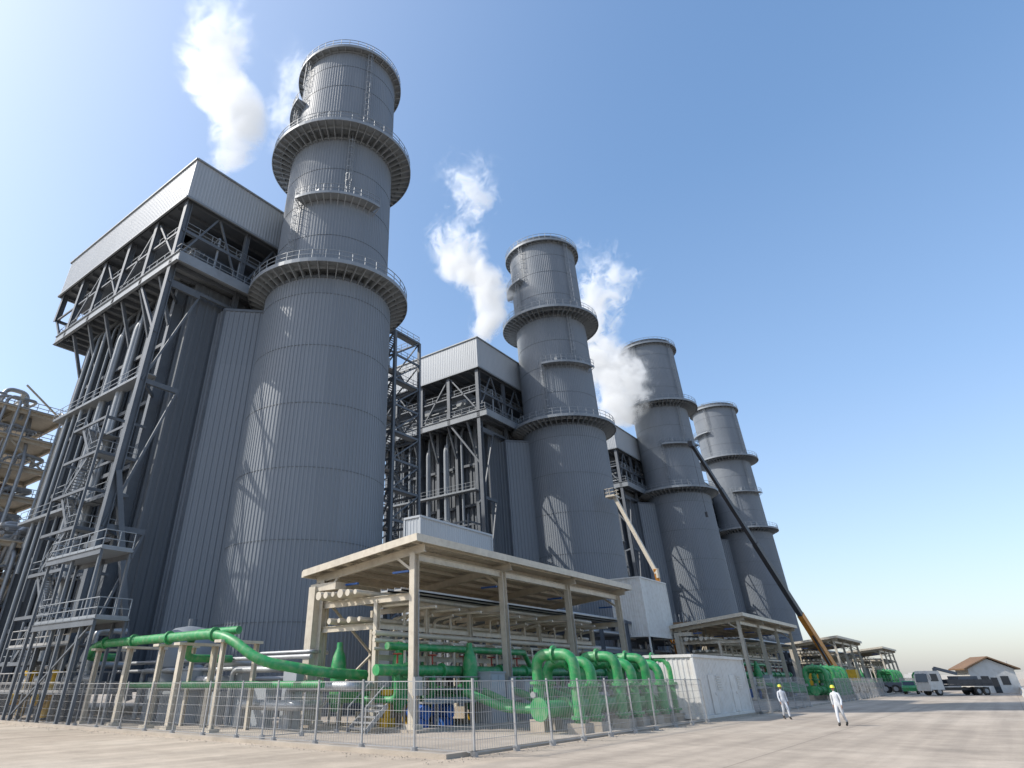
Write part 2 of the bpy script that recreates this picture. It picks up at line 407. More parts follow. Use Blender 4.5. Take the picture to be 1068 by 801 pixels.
    for i in range(8):
        y=-11+3*i;s.path([(-7.0,y,ZD+.5),(-7.0,y,ZD+4+rnd.random()*2),(-10.2,y,ZD+4+rnd.random())],.14,8,.5)
    P.append(('steam_piping',s.mesh('hrsg_pipes',m_steelL,40)))
    s=M()
    for x,y in ((-8.6,-11.7),(-14,-7),(-22,-8),(-30,-9)):
        s.cyl((x,y,ZR-.5),(x,y,ZR+1.9),.4,n=14);s.cyl((x,y,ZR+.6),(x,y,ZR+1.4),.65,n=14)
    P.append(('roof_silencers',s.mesh('hrsg_vents',m_steel,40)))
    st=M();rl=M();dk=M()
    xa,xb,ya,yb=-9.0,-15.5,-16.8,-14.6
    lev=[3.4+3.2*i for i in range(7)]
    for x in (xa,xb):
        for y in (ya,yb): st.beam((x,y,0),(x,y,lev[-1]+1),.2)
    for i,z in enumerate(lev):
        for y in (ya,yb): st.beam((xa,y,z),(xb,y,z),.14,.24)
        for x in (xa,xb): st.beam((x,ya,z),(x,yb+1.5,z),.14,.24)
        e=xa if i%2 else xb;sg=-1 if i%2 else 1
        dk.box(e,e+sg*1.9,ya,yb+1.3,z,z+.08)
        rl.rail([(e+sg*1.9,ya,z),(e,ya,z),(e,yb+1.3,z)],1.1,1.3,.05)
        if i<6:
            p=(e+sg*1.7,ya+.6,z);q=(xa+xb-e-sg*1.7,ya+.6,z+3.2)
            for dy in (-.5,.5): st.beam((p[0],p[1]+dy,p[2]),(q[0],q[1]+dy,q[2]),.07,.3)
            for j in range(15):
                t=(j+.5)/15;x=p[0]+(q[0]-p[0])*t;zz=p[2]+3.2*t;dk.box(x-.13,x+.13,p[1]-.48,p[1]+.48,zz,zz+.04)
            for dy in (-.5,.5):
                a=Vector((p[0],p[1]+dy,p[2]));b=Vector((q[0],q[1]+dy,q[2]))
                rl.beam(a+Vector((0,0,1)),b+Vector((0,0,1)),.05)
                for j in range(5):
                    c=a.lerp(b,j/4);rl.beam(c,c+Vector((0,0,1)),.05)
    for z,x0,x1 in ((5.5,3.6,-5.4),(9.8,2.0,-6.4)):
        dk.box(x0,x1,-19.0,-16.8,z,z+.12)
        for x in (x0-.2,(x0+x1)/2,x1+.3):
            for y in (-18.9,-16.9): st.beam((x,y,0),(x,y,z),.18)
        for y in (-19.05,-16.8): st.ibeam((x0,y,z-.15),(x1,y,z-.15),.15,.4,.03)
        rl.rail([(x1,-16.9,z+.1),(x1,-19,z+.1),(x0,-19,z+.1),(x0,-16.9,z+.1)],1.15,1.2,.05)
    st.beam((-5.2,-18.9,0.3),(3.4,-18.9,5.4),.1)
    P+= [('stair_frame',st.mesh('stair_frame',m_steel)),('stair_treads',dk.mesh('stair_treads',m_steelL)),('stair_handrails',rl.mesh('stair_rails',m_steelL))]
    s=M();rl=M()
    for z in (16.3,27.8):
        s.box(-9,-29.5,-14.5,-13.3,z,z+.1);rl.rail([(-9,-14.5,z+.1),(-29.5,-14.5,z+.1)],1.15,1.8,.05)
    P+= [('side_walkways',s.mesh('hrsg_walk',m_steelL)),('walkway_handrails',rl.mesh('hrsg_walkrails',m_steelL))]
    s=M();rnd=random.Random(11)
    for i in range(16):
        x=-7-rnd.random()*26;y=-13.5-rnd.random()*2.5;w=.6+rnd.random()*1.2;s.box(x,x+w,y,y+1.2,0,1+rnd.random()*2.4)
    P.append(('base_equipment',s.mesh('hrsg_base',m_steel)))
    return P
HP=hrsg_parts()
S=55.0;SX,SY=-46.2,38.3
for i in range(4):
    thing('exhaust_stack',SP,(SX,SY+S*i,0))
    thing('boiler_building',HP,(SX,SY+S*i,0))

# ------------------------------------------------------------------ stair towers between units
def tower(H=47):
    s=M();d=M();r=M()
    for x in (0,5):
        for y in (0,5.5): s.beam((x,y,0),(x,y,H),.4)
    n=12;h=H/n
    for i in range(n+1):
        z=i*h
        for y in(0,5.5): s.beam((0,y,z),(5,y,z),.22,.3)
        for x in(0,5): s.beam((x,0,z),(x,5.5,z),.22,.3)
        d.box(0,1.3,0,5.5,z,z+.07) if i%2 else d.box(3.7,5,0,5.5,z,z+.07)
        r.rail([(0,0,z),(5,0,z),(5,5.5,z),(0,5.5,z)],1.1,1.3,.05,True,False)
        if i<n:
            for y in (0,5.5):
                s.beam((0,y,z),(5,y,z+h),.16)
            for x in (0,5): s.beam((x,0,z),(x,5.5,z+h),.16)
            y=1.2 if i%2 else 4.2;a,b=((3.7,1.3) if i%2==0 else (1.3,3.7))
            for dy in(-.5,.5): s.beam((a,y+dy,z),(b,y+dy,z+h),.08,.3)
            for j in range(14):
                t=(j+.5)/14;x=a+(b-a)*t;d.box(x-.13,x+.13,y-.48,y+.48,z+h*t,z+h*t+.04)
    return [('frame',s.mesh('tower_frame',m_steel)),('treads',d.mesh('tower_treads',m_steelL)),('handrails',r.mesh('tower_rails',m_steel))]
TP=tower()
thing('stair_tower',TP,(-59,58,0));thing('stair_tower',TP,(-59,113,0));thing('stair_tower',TP,(-59,168,0))

# ------------------------------------------------------------------ far-left process structures
def process(H,X,Y,seed,per=7):
    s=M();p=M();r=M();rnd=random.Random(seed);YL=Y[-1];XL=X[-1]
    for x in X:
        for y in Y: s.beam((x,y,0),(x,y,H-3*(Y.index(y)%2)),.45)
    n=int(H/3.7)
    for i in range(1,n+1):
        z=i*3.7
        for x in X: s.beam((x,0,z),(x,YL,z),.35,.45)
        for y in Y: s.beam((0,y,z),(XL,y,z),.35,.45)
        if i%2: s.beam((0,0,z),(0,Y[1],z+3.7),.2);s.beam((0,YL,z),(0,Y[-2],z+3.7),.2)
        s.box(0.6,XL-.5,-.4,YL+.4,z+.2,z+.3)
        r.rail([(0.6,-.4,z+.3),(.6,YL+.4,z+.3)],1.1,1.5,.07);r.rail([(0.6,-.4,z+.3),(XL,-.4,z+.3)],1.1,1.5,.07)
        for k in range(per):
            y=rnd.random()*(YL-4);rr=rnd.choice((.15,.22,.35))
            p.path([(.2-rnd.random()*3,y,z-2.5),(.2,y,z+1+rnd.random()),(-.3,y+3+rnd.random()*1,z+1+rnd.random()),(-5,y+3,z+1.5)],rr,10,.9)
        for k in range(3):
            y=.5+rnd.random();p.path([(1,y,z+.9+.4*k),(XL+1,y,z+.9+.4*k)],.2,8)
    for k in range(9):
        y=rnd.random()*YL;p.path([(.9,y,0),(.9,y,H-rnd.random()*H*.3),(-3,y,H-1)],rnd.choice((.15,.25)),10,1)
    for k in range(3): p.path([(-1,1+YL/4*k,H-2),(-1,1+YL/4*k,H+1.5-k*.4),(-1,4+YL/4*k,H+1.5-k*.4),(-1,4+YL/4*k,H-3)],.3,12,1.2)
    q=M()
    for k in range(n-1):
        z=2+k*3.7;y=rnd.random()*(YL-4);q.box(-1,-4,y,y+2.5,z+2,z+3.5);q.cyl((-.6,y+1,z+2),(-.6,y+1,z+3.4),.5,n=12)
    return [('frame',s.mesh('proc_frame',m_cream)),('pipes',p.mesh('proc_pipes',m_silver,40)),('handrails',r.mesh('proc_rails',m_galv)),('equipment_boxes',q.mesh('proc_eq',m_brown))]
thing('pipe_rack_structure',process(35.5,[0,-7,-14],[0,6,12,18],5),(-91,12,0))
thing('pipe_rack_structure',process(15.5,[0,-5,-10],[0,4.5,9],8,4),(-78,22.2,0))

# ------------------------------------------------------------------ canopy sheds
def shed_parts():
    P=[];s=M();W=8.6;L=27.9;zf,zb=8.8,7.85
    sl=(zb-zf)/W
    zz=lambda x:zf+sl*(-x)
    ys=[.9,9.6,18.3,27.0]
    for y in ys:
        s.ibeam((-.7,y,.3),(-.7,y,zz(-.7)-.55),.35,.42,.035)
        s.ibeam((-7.9,y,.3),(-7.9,y,zz(-7.9)-.55),.35,.42,.035)
        s.ibeam((.05,y,zz(0)-.42),(-W-.05,y,zz(-W)-.42),.22,.42,.03)
        for x in (-.7,-7.9):
            s.box(x-.35,x+.35,y-.35,y+.35,.12,.3)
        s.beam((-.7,y,zz(0)-1.6),(-1.9,y,zz(-1.9)-.6),.14);s.beam((-7.9,y,6.2),(-6.7,y,7.5),.14)
        s.ibeam((-.8,y,6.0),(-7.8,y,6.0),.2,.35,.025);s.ibeam((-3.4,y,4.7),(-7.8,y,4.7),.2,.3,.025)
        s.ibeam((-3.4,y,.1),(-3.4,y,6),.25,.3,.03)
    for y in (5.2,13.9,22.6):
        s.ibeam((-3.4,y,.1),(-3.4,y,6),.2,.25,.03);s.ibeam((-7.9,y,.1),(-7.9,y,6),.2,.25,.03);s.ibeam((-3.4,y,5.9),(-7.8,y,5.9),.2,.3,.025)
    for x in (-.7,-7.9):
        s.ibeam((x,.9,zz(x)-.75),(x,27,zz(x)-.75),.2,.35,.025)
    for z in (3.2,4.7,6.0): s.ibeam((-3.4,.9,z),(-3.4,27,z),.16,.26,.02)
    for a,b in ((0,1),(2,3)):
        s.beam((-7.9,ys[a],.6),(-7.9,ys[b],6.5),.12);s.beam((-7.9,ys[b],.6),(-7.9,ys[a],6.5),.12)
    for i in range(7):
        x=-.25-i*1.35;s.beam((x,.1,zz(x)-.12),(x,L-.1,zz(x)-.12),.08,.2)
    s.box(-8.55,-8.0,.25,1.5,0,7.0);s.box(-8.6,-6.4,.4,1.3,6.75,7.15)
    P.append(('columns_and_rafters',s.mesh('shed_frame',m_cream)))
    s=M()
    n=70
    k=len(s.v);rows=[]
    for i in range(n):
        for f,h in ((0,0),(.5,0),(.6,.05),(.9,.05)):
            rows.append(((i+f)/n*L,h))
    rows.append((L,0))
    for y,h in rows: s.v+=[(.25,y,zz(.25)+.02+h),(-W-.2,y,zz(-W-.2)+.02+h)]
    for i in range(len(rows)-1): s.f.append((k+2*i,k+2*i+1,k+2*i+3,k+2*i+2))
    s.box(.2,.32,-.06,L+.06,zz(.2)-.26,zz(.2)+.14)
    s.beam((.32,-.06,zz(.3)-.06),(-W-.25,-.06,zz(-W-.25)-.06),.1,.38);s.beam((.32,L+.06,zz(.3)-.06),(-W-.25,L+.06,zz(-W-.25)-.06),.1,.38)
    s.box(-W-.4,-W-.2,-.06,L+.06,zz(-W)-.3,zz(-W)+.05)
    P.append(('roof_sheeting',s.mesh('shed_roof',m_cream)))
    s=M();rnd=random.Random(9)
    for i,x in enumerate((-3.9,-4.5,-5.1,-5.7,-6.3,-6.9)):
        s.cyl((x,-.4,6.35),(x,28,6.35),.13+.05*(i%3),n=10)
    for i,x in enumerate((-4.1,-4.9,-5.7,-6.5)): s.cyl((x,.2,5.05),(x,27.5,5.05),.12+.04*(i%2),n=10)
    for i,z in enumerate((3.6,4.0,4.35)): s.cyl((-3.1,.4,z),(-3.1,27.5,z),.08+.03*i,n=10)
    for i in range(22):
        y=1.5+rnd.random()*25;x=-3.9-rnd.random()*3;s.path([(x,y,.8+rnd.random()),(x,y,5.3),(x+1.5,y,5.5)],.09,8,.3)
    for i in range(12):
        y=1.2+i*2.2;s.path([(-1.2,y,5.7),(-3.6,y,5.7),(-3.6,y,3.2)],.08,8,.3)
        s.path([(-3.0,y+.7,4),(-2.2,y+.7,4),(-2.2,y+.7,2.4)],.07,8,.25)
    P.append(('small_bore_pipes',s.mesh('shed_pipes',m_cream,40)))
    s=M()
    for x in (-1.6,-2.6): s.box(x,x+.5,.3,27.5,6.25,6.33);s.box(x,x+.03,.3,27.5,6.25,6.42);s.box(x+.47,x+.5,.3,27.5,6.25,6.42)
    for x in (-.9,-3.1):
        s.rail([(x,2,1.2),(x,25.5,1.2)],1.1,1.4,.05)
        s.box(x-.5,x+.5,2,25.5,1.12,1.2)
    for y in range(3,26,3): s.beam((-.9,y,.1),(-.9,y,1.15),.12);s.beam((-3.1,y,.1),(-3.1,y,1.15),.12)
    for y in ys:
        s.beam((-.46,y+.1,.3),(-.46,y+.1,6.2),.05);s.box(-.5,-.35,y-.3,y+.3,1.5,2.3)
    for j in range(5): s.box(-2.8,-1.6,-.3-j*.28,-.05-j*.28,1.05-j*.22,1.12-j*.22)
    for x in (-2.8,-1.6):
        s.beam((x,0,1.1),(x,-1.5,.05),.05,.2);s.beam((x,0,2.1),(x,-1.5,1.05),.05);s.beam((x,-1.5,0),(x,-1.5,1.05),.05)
    P.append(('trays_and_walkway',s.mesh('shed_trays',m_galv)))
    s=M();s.box(-8.9,.1,.2,27.7,0,.12);
    for i in range(6): y=2+i*4.3;s.box(-5.8,-4.2,y,y+2.2,.1,.7)
    P.append(('plinth',s.mesh('shed_plinth',m_conc)))
    s=M()
    for y,x,w,h in ((7.0,-.2,1.5,2.5),(8.7,-.2,.8,2.0),(10.6,-.2,1.3,2.1),(3.6,-4.9,1.6,4.3),(7.2,-5.6,1.2,3.2),(20,-1.6,1.6,2.2),(24,-3,1.4,2.6)):
        s.box(x-1.1,x,y,y+w,.12,h);s.box(x,x+.03,y+.08,y+w/2-.03,.3,h-.12);s.box(x,x+.03,y+w/2+.03,y+w-.08,.3,h-.12)
        s.box(x-1.13,x+.06,y-.04,y+w+.04,h,h+.06)
    P.append(('cabinets',s.mesh('shed_cab',m_fascia)))
    s=M()
    for y in ys: s.box(-2.6,-1.4,y+.3,y+.45,7.3,7.4);s.box(-6.6,-5.4,y+.3,y+.45,7,7.1)
    P.append(('light_fittings',s.mesh('shed_lights',m_blue)))
    return P
def green_parts():
    s=M();h=M();y_=M();bt=M()
    for j,y in enumerate((4.6,6.3,9.4,11.2,13.2,15.2,17.2)):
        zt=3.2-(.3 if j%2 else 0);xo=6.4;xi=3.9 if j%2 else 4.3
        s.path([(xi,y,.5),(xi,y,zt),(xo,y,zt),(xo,y,.35)],.26,18,.65)
        for p in ((xi,y,1.0),(xi,y,2.0),(xo,y,.6),(xo,y,1.9)):
            s.flange(p,(0,0,1),.4,.06)
            for a in range(8): bt.cyl((p[0]+.34*math.cos(a*.785),p[1]+.34*math.sin(a*.785),p[2]-.1),(p[0]+.34*math.cos(a*.785),p[1]+.34*math.sin(a*.785),p[2]+.1),.028,n=6)
        s.flange(((xi+xo)/2,y,zt),(1,0,0),.4,.06)
        s.path([(xi,y,.9),(xi-2,y,.9),(-.2,y,1.6)],.2,14,.6)
        h.box(xo-.45,xo+.45,y-.45,y+.45,0,.4);h.box(xi-.4,xi+.4,y-.4,y+.4,0,.5)
        bt.box(xi-.08,xi+.08,y-.5,y-.28,1.4,1.6);bt.cyl((xi,y-.5,1.5),(xi,y-.58,1.5),.14,n=12)
    s.path([(5.2,3.0,.95),(5.2,19,.95)],.34,18)
    for y in (3.05,5.4,8,12.2,16.2): s.flange((5.2,y,.95),(0,1,0),.48)
    s.path([(-1.9,-.6,2.6),(-1.9,26,2.6)],.25,16);s.path([(-4.6,-.8,1.5),(-4.6,26,1.5)],.34,16);s.path([(-2.2,.5,3.7),(-2.2,14,3.7),(-2.2,15,2.6)],.18,12)
    for i in range(9):
        y=1+i*2.9;s.path([(-1.9,y,2.6),(-1.9,y,1.3),(-4.6,y,1.3)],.16,12,.4);s.flange((-1.9,y+.8,2.6),(0,1,0),.37)
        s.flange((-4.6,y+.5,1.5),(0,1,0),.47);y_.cyl((-1.9,y,2.9),(-1.9,y,3.3),.05);y_.revolve((-1.9,y,3.3),[(.2,0),(.26,.02),(.26,.05),(.2,.07)],14)
        for t in range(4):
            a=t*math.pi/4;y_.beam((-1.9-.23*math.cos(a),y-.23*math.sin(a),3.33),(-1.9+.23*math.cos(a),y+.23*math.sin(a),3.33),.03)
    for x,y in ((-6.2,.9),(-2.6,2.0),(-4.4,6.5),(-1.3,6.6)):
        s.revolve((x,y,.7),[(.01,0),(.25,.05),(.4,.4),(.42,.5),(.42,2.2),(.35,2.6),(.18,3.0),(.16,3.3),(.01,3.32)],20)
        s.flange((x,y,1.4),(0,0,1),.56)
        for a in (0,2.1,4.2): h.beam((x+.35*math.cos(a),y+.35*math.sin(a),0),(x+.35*math.cos(a),y+.35*math.sin(a),1.1),.1)
    return [('pipes',s.mesh('green_pipes',m_green,40)),('pipe_plinths',h.mesh('green_plinths',m_conc)),('handwheels',y_.mesh('green_wheels',m_red)),('bolts_and_gauges',bt.mesh('green_bolts',m_galv))]
def pumps():
    b=M();o=M()
    for y in (2.2,4.2,15,22):
        b.cyl((-.9,y,.75),(-2.0,y,.75),.33,n=16);b.cyl((-2.0,y,.75),(-2.15,y,.75),.2,n=12);b.box(-1.9,-1.0,y-.3,y+.3,.12,.5)
        for a in range(12): b.beam((-1.0,y+.34*math.cos(a*.52),.75+.34*math.sin(a*.52)),(-1.9,y+.34*math.cos(a*.52),.75+.34*math.sin(a*.52)),.03,.06)
    for y in (1.5,3.2,9,18): o.cyl((-3.0,y,.5),(-3.0,y,1.5),.2,n=12);o.cyl((-3.0,y,1.5),(-3.0,y,1.75),.34,n=14);o.box(-3.3,-2.7,y-.3,y+.3,.12,.5)
    return [('motors',b.mesh('pump_motors',m_blue,40)),('actuators',o.mesh('pump_actuators',m_yellow,40))]
SH=shed_parts();GP=green_parts();PU=pumps()
for i in range(4):
    y=26.2+60.3*i
    thing('canopy_shed',SH,(-22.6,y,0));thing('green_pipework',GP,(-22.6,y,0));thing('pump_skid',PU,(-22.6,y,0))

# ------------------------------------------------------------------ green header on the left + supports
s=M();s.path([(-27.0,27.4,2.4),(-27.0,24.5,2.5),(-29.0,21.8,3.0),(-31.0,21.3,4.1),(-32.8,21.3,4.35),(-45.5,21.3,4.3),(-47.2,21.3,3.6),(-47.2,23.5,3.6)],.24,18,1.0)
s.path([(-31.2,21.9,4.5),(-35.5,21.9,4.5),(-36,21.9,3.3),(-36,25,3.3)],.2,14,.6)
s.path([(-26,23.5,2.0),(-32,23.3,2.0),(-45,23.3,2.0)],.16,14,.8)
for x in (-32.5,-37,-41,-44.5): s.flange((x,21.3,4.33),(1,0,0),.35)
c=M()
for x,w in ((-31.5,.22),(-35.4,.3),(-37.6,.2),(-41.2,.3),(-45.2,.26)):
    c.ibeam((x,21.3,.0),(x,21.3,3.9),w,w,.03);c.box(x-.3,x+.3,20.9,23.6,3.9,4.03);c.ibeam((x,23.4,.0),(x,23.4,3.9),w,w,.03);c.box(x-.3,x+.3,21,21.6,0,.15)
thing('green_header_pipe',[('pipe',s.mesh('hdr',m_green,40)),('supports',c.mesh('hdr_sup',m_cream))])
s=M();s.revolve((-43,26.3,0),[(.9,0),(.9,1),(1.8,1.3),(1.9,1.8),(1.9,4.0),(1.7,4.8),(1.1,5.3),(.01,5.5)],36)
t=M();t.sector((-43,26.3),1.9,1.96,2.9,3.0);t.sector((-43,26.3),.9,1.3,0,.2);t.cyl((-43,26.3,5.3),(-43,26.3,5.9),.3)
thing('storage_vessel',[('shell',s.mesh('vessel',m_steelL,40)),('bands_and_nozzle',t.mesh('vessel_b',m_steel))])
s=M();t=M();rnd=random.Random(33)
for i in range(16):
    x=-30-rnd.random()*16;y=23.6+rnd.random()*3;z=1+rnd.random()*2.6
    s.path([(x,y,.1),(x,y,z),(x+2+rnd.random()*3,y,z),(x+4,y+2,z)],rnd.choice((.1,.16,.24)),10,.4)
for i in range(7):
    x=-31-i*2.3;t.box(x,x+1.1,24.2+rnd.random(),25.6,0,1.2+rnd.random()*1.6)
for z in (2.8,3.3): s.cyl((-29,25.2,z),(-50,25.2,z),.12,n=10)
thing('utility_piping',[('pipes',s.mesh('ut_p',m_silver,40)),('boxes',t.mesh('ut_b',m_fascia))])

a=M();b=M();c=M();g=M()
a.box(-58,-46.5,20.4,23.8,1.5,1.62)
for x in (-57.8,-54,-50.2,-46.7):
    for y in (20.5,23.7): a.beam((x,y,0),(x,y,1.5),.18)
g.rail([(-58,20.4,1.6),(-46.5,20.4,1.6),(-46.5,23.8,1.6)],1.15,.9,.06);g.rail([(-58,20.4,4.4),(-48,20.4,4.4)],1.1,1.2,.06)
a.box(-58,-48,20.4,22.8,4.3,4.4)
for x in (-57.9,-53,-48.1): a.beam((x,20.5,0),(x,20.5,4.3),.2)
for x in (-50.5,-54.5):
    b.cyl((x,21.2,.2),(x,21.2,2.6),.28,n=14);b.cyl((x,21.2,2.6),(x,21.2,2.9),.5,n=16);b.cyl((x,20.9,1.2),(x,20.2,1.2),.35,n=14)
c.path([(-58,22.4,2.3),(-47,22.4,2.3)],.3,12);c.path([(-56,22.8,3.2),(-49,22.8,3.2),(-49,25,3.2)],.22,12,.5)
for x in (-48.6,-51.3,-54): c.path([(x,22.4,2.3),(x,22.4,5.3),(x,24.5,5.3)],.2,10,.5)
thing('valve_platform',[('platform',a.mesh('vp_a',m_steel)),('yellow_valves',b.mesh('vp_b',m_yellow,40)),('pipes',c.mesh('vp_c',m_silver,40)),('handrails',g.mesh('vp_g',m_galv))])

def rack(L):
    s=M();p=M();rnd=random.Random(21)
    for i in range(int(L/7)+1):
        y=i*7
        for x in (0,5): s.ibeam((x,y,0),(x,y,8.2),.35,.35,.03)
        for z in (4.8,6.4,8): s.ibeam((0,y,z),(5,y,z),.25,.35,.03)
    for x in (0,5):
        for z in (4.8,8): s.beam((x,0,z),(x,L,z),.2,.3)
    for z in (5.15,6.75,8.35):
        x=.5
        while x<4.7:
            r=rnd.choice((.12,.18,.26));p.cyl((x,-1,z+r-.15),(x,L+1,z+r-.15),r,n=10);x+=r*2+.22
    return [('frame',s.mesh('rack_frame',m_steel)),('pipes',p.mesh('rack_pipes',m_silver,40))]
thing('pipe_rack',rack(175),(-38.5,57,0))

def enclosure(w,l,z0,z1,m,doors=True):
    s=M();t=M()
    s.ribwall((0,0),(w,0),z0,z1,.3,.03);s.ribwall((w,0),(w,l),z0,z1,.3,.03);s.ribwall((w,l),(0,l),z0,z1,.3,.03);s.ribwall((0,l),(0,0),z0,z1,.3,.03)
    s.box(.02,w-.02,.02,l-.02,z1-.1,z1-.02)
    for a,b in (((-.04,-.04),(w+.04,-.04)),((w+.04,-.04),(w+.04,l+.04)),((w+.04,l+.04),(-.04,l+.04)),((-.04,l+.04),(-.04,-.04))):
        t.beam((*a,z1),(*b,z1),.14,.16);t.beam((*a,z0+.05),(*b,z0+.05),.14,.16)
    for x in(-.0,w):
        for y in (0,l): t.beam((x,y,0),(x,y,z1),.16)
    if doors:
        for y in (l*.2,l*.62):
            t.box(w+.03,w+.08,y,y+1.0,z0+.15,z0+2.2);t.box(w+.08,w+.13,y+.8,y+.88,z0+1.1,z0+1.25)
            for k in range(6): t.box(w+.03,w+.07,y+1.6,y+2.5,z0+1.4+k*.14,z0+1.46+k*.14)
    return [('walls',s.mesh('enc_w',m)),('trim_and_doors',t.mesh('enc_t',m_steelL if doors is True else m))]
thing('equipment_enclosure',enclosure(1.6,9.8,5.5,13.1,m_fascia,False),(-33.1,37.3,0))
thing('equipment_enclosure',enclosure(4,8.5,6.5,13.0,m_white,False),(-35.5,79.5,0))
thing('electrical_container',enclosure(3.0,10.4,.15,3.35,m_white,1),(-17.7,43.2,0))
s=M();
for i in range(4):
    for j in range(3): s.beam((i*1.5,j*1.5,0),(i*1.5,j*1.5,9.5),.07)
for z in (2,4,6,8):
    for j in range(3): s.beam((0,j*1.5,z),(4.5,j*1.5,z),.06)
    for i in range(4): s.beam((i*1.5,0,z),(i*1.5,3,z),.06)
t=M()
for z in (8,): t.box(0,4.5,0,3,z+.05,z+.1);t.box(0,4.5,-.02,.02,z+.1,z+.4)
thing('scaffold',[('tubes',s.mesh('scaf',m_galv)),('boards',t.mesh('scafb',m_brown))],(-33,88,0))

# ------------------------------------------------------------------ mesh fences
def fence(p,q,h=2.1,pit=.14):
    p=Vector((*p,0));q=Vector((*q,0));L=(q-p).length;d=(q-p)/L;n=max(1,round(L/2.5));a=M();w=M();rnd=random.Random(int(L*10))
    for i in range(n+1):
        c=p+d*L*i/n;lean=Vector((rnd.gauss(0,.02),rnd.gauss(0,.02),0));a.beam(c,c+Vector((0,0,h+.08))+lean,.06);a.cyl(c,c+Vector((0,0,.16)),.13,n=8)
    k=int(L/pit)
    for i in range(k):
        c=p+d*(i+.5)*pit;w.beam(c+Vector((0,0,.12)),c+Vector((0,0,h)),.009)
    for z in (.12,.45,.8,1.2,1.55,1.85,h):
        w.beam(p+Vector((0,0,z)),q+Vector((0,0,z)),.012 if 0.2<z<2 else .03)
    return [('posts',a.mesh('f_p',m_galv)),('wire_mesh',w.mesh('f_w',m_galv))]
thing('mesh_fence',fence((-58,19.7),(-14.3,19.7)))
thing('mesh_fence',fence((-14.3,19.7),(-14.3,42.6)))
thing('mesh_fence',fence((-14.3,54),(-14.3,70)));thing('mesh_fence',fence((-14.3,84),(-14.3,120)));thing('mesh_fence',fence((-14.3,140),(-14.3,185)))
thing('mesh_fence',fence((-14.3,54),(-22,62)))
thing('mesh_fence',fence((-26,24.6),(-26,20.2),1.6))

# ------------------------------------------------------------------ vehicles
def wheels(m,hub,xs,y,r=.5,w=.32):
    for x in xs:
        for sg in (-1,1):
            m.cyl((x,sg*y-w/2*sg,r),(x,sg*y+w/2*sg,r),r,n=20);hub.cyl((x,sg*y+w/2*sg,r),(x,sg*y+(w/2+.02)*sg,r),r*.55,n=14)
def truck():
    b=M();g=M();w=M();hb=M();ch=M();cr=M()
    b.prism([(3.9,.7),(5.9,.7),(5.95,1.5),(5.75,2.5),(5.5,2.95),(3.9,2.95)],-1.2,1.2)
    b.box(5.92,6.05,-1.2,1.2,.55,.95)
    g.prism([(5.99,1.6),(5.76,2.62),(5.72,2.62),(5.9,1.6)],-1.02,1.02)
    for sg in(-1,1): g.prism([(4.4,1.7),(5.6,1.7),(5.45,2.6),(4.4,2.6)],sg*1.205-.01,sg*1.205+.01);b.beam((5.7,sg*1.35,1.9),(5.7,sg*1.35,2.5),.1,.2)
    ch.box(-3.6,5.8,-.45,.45,.6,.95);ch.box(-3.7,3.2,-1.25,1.25,1.1,1.3)
    for x in range(-3,4,1): ch.beam((x,-1.25,1.2),(x,-1.25,1.95),.07);ch.beam((x,1.25,1.2),(x,1.25,1.95),.07)
    for sg in(-1,1): ch.box(-3.7,3.2,sg*1.25-.02,sg*1.25+.02,1.35,1.9)
    ch.box(-3.7,-3.6,-1.25,1.25,1.3,1.9)
    wheels(w,hb,(4.8,-1.2,-2.4),1.0)
    cr.box(3.2,3.75,-.5,.5,1.0,2.6);cr.beam((3.5,0,2.5),(3.3,0,3.3),.35);cr.beam((3.3,0,3.3),(.2,0,2.6),.3,.36)
    cr.box(-2.0,1.0,-.9,.9,1.32,2.3)
    return [('cab',b.mesh('tr_cab',m_white)),('windows',g.mesh('tr_gl',m_glass)),('tyres',w.mesh('tr_w',m_rubber,40)),('hubs',hb.mesh('tr_h',m_galv)),('chassis_flatbed',ch.mesh('tr_ch',m_boomd)),('loader_crane',cr.mesh('tr_cr',m_steel))]
thing('flatbed_truck',truck(),(-5.6,126,0),R(225))
# small gatehouse with pitched brown roof
s=M();t=M();u=M()
s.box(-3.2,3.2,-2.2,2.2,0,3.3);s.prism([(-3.2,3.3),(3.2,3.3),(0,4.7)],-2.2,2.2)
t.prism([(-3.9,3.15),(0,4.85),(0,5.05),(-3.9,3.35)],-2.8,2.8);t.prism([(3.9,3.15),(3.9,3.35),(.003,5.05),(.003,4.85)],-2.8,2.8)
for x in (-1.8,.9): u.box(x,x+1.1,-2.24,-2.18,1.1,2.3)
u.box(-.5,.4,-2.24,-2.18,0,2.1)
thing('gatehouse',[('walls',s.mesh('gc_s',m_white)),('roof',t.mesh('gc_t',m_brown)),('door_and_windows',u.mesh('gc_u',m_glass))],(-2.9,147,0),R(25))
def pickup(m):
    b=M();g=M();w=M();hb=M()
    b.prism([(-2.6,.45),(2.55,.45),(2.6,.85),(2.45,1.05),(1.3,1.15),(-2.6,1.15)],-.9,.9)
    b.prism([(-.75,1.15),(1.25,1.15),(.6,1.72),(-.55,1.75)],-.82,.82)
    g.prism([(-.6,1.2),(1.05,1.2),(.52,1.64),(-.48,1.66)],-.83,.83);g.prism([(1.27,1.18),(.64,1.68),(.62,1.68),(1.2,1.18)],-.74,.74);g.prism([(-.77,1.18),(-.59,1.68),(-.57,1.68),(-.74,1.18)],-.74,.74)
    b.box(2.58,2.68,-.85,.85,.4,.62)
    wheels(w,hb,(1.65,-1.6),.8,.38,.24)
    return [('body',b.mesh('pk_b',m)),('windows',g.mesh('pk_g',m_glass)),('tyres',w.mesh('pk_w',m_rubber,40)),('hubs',hb.mesh('pk_h',m_galv))]
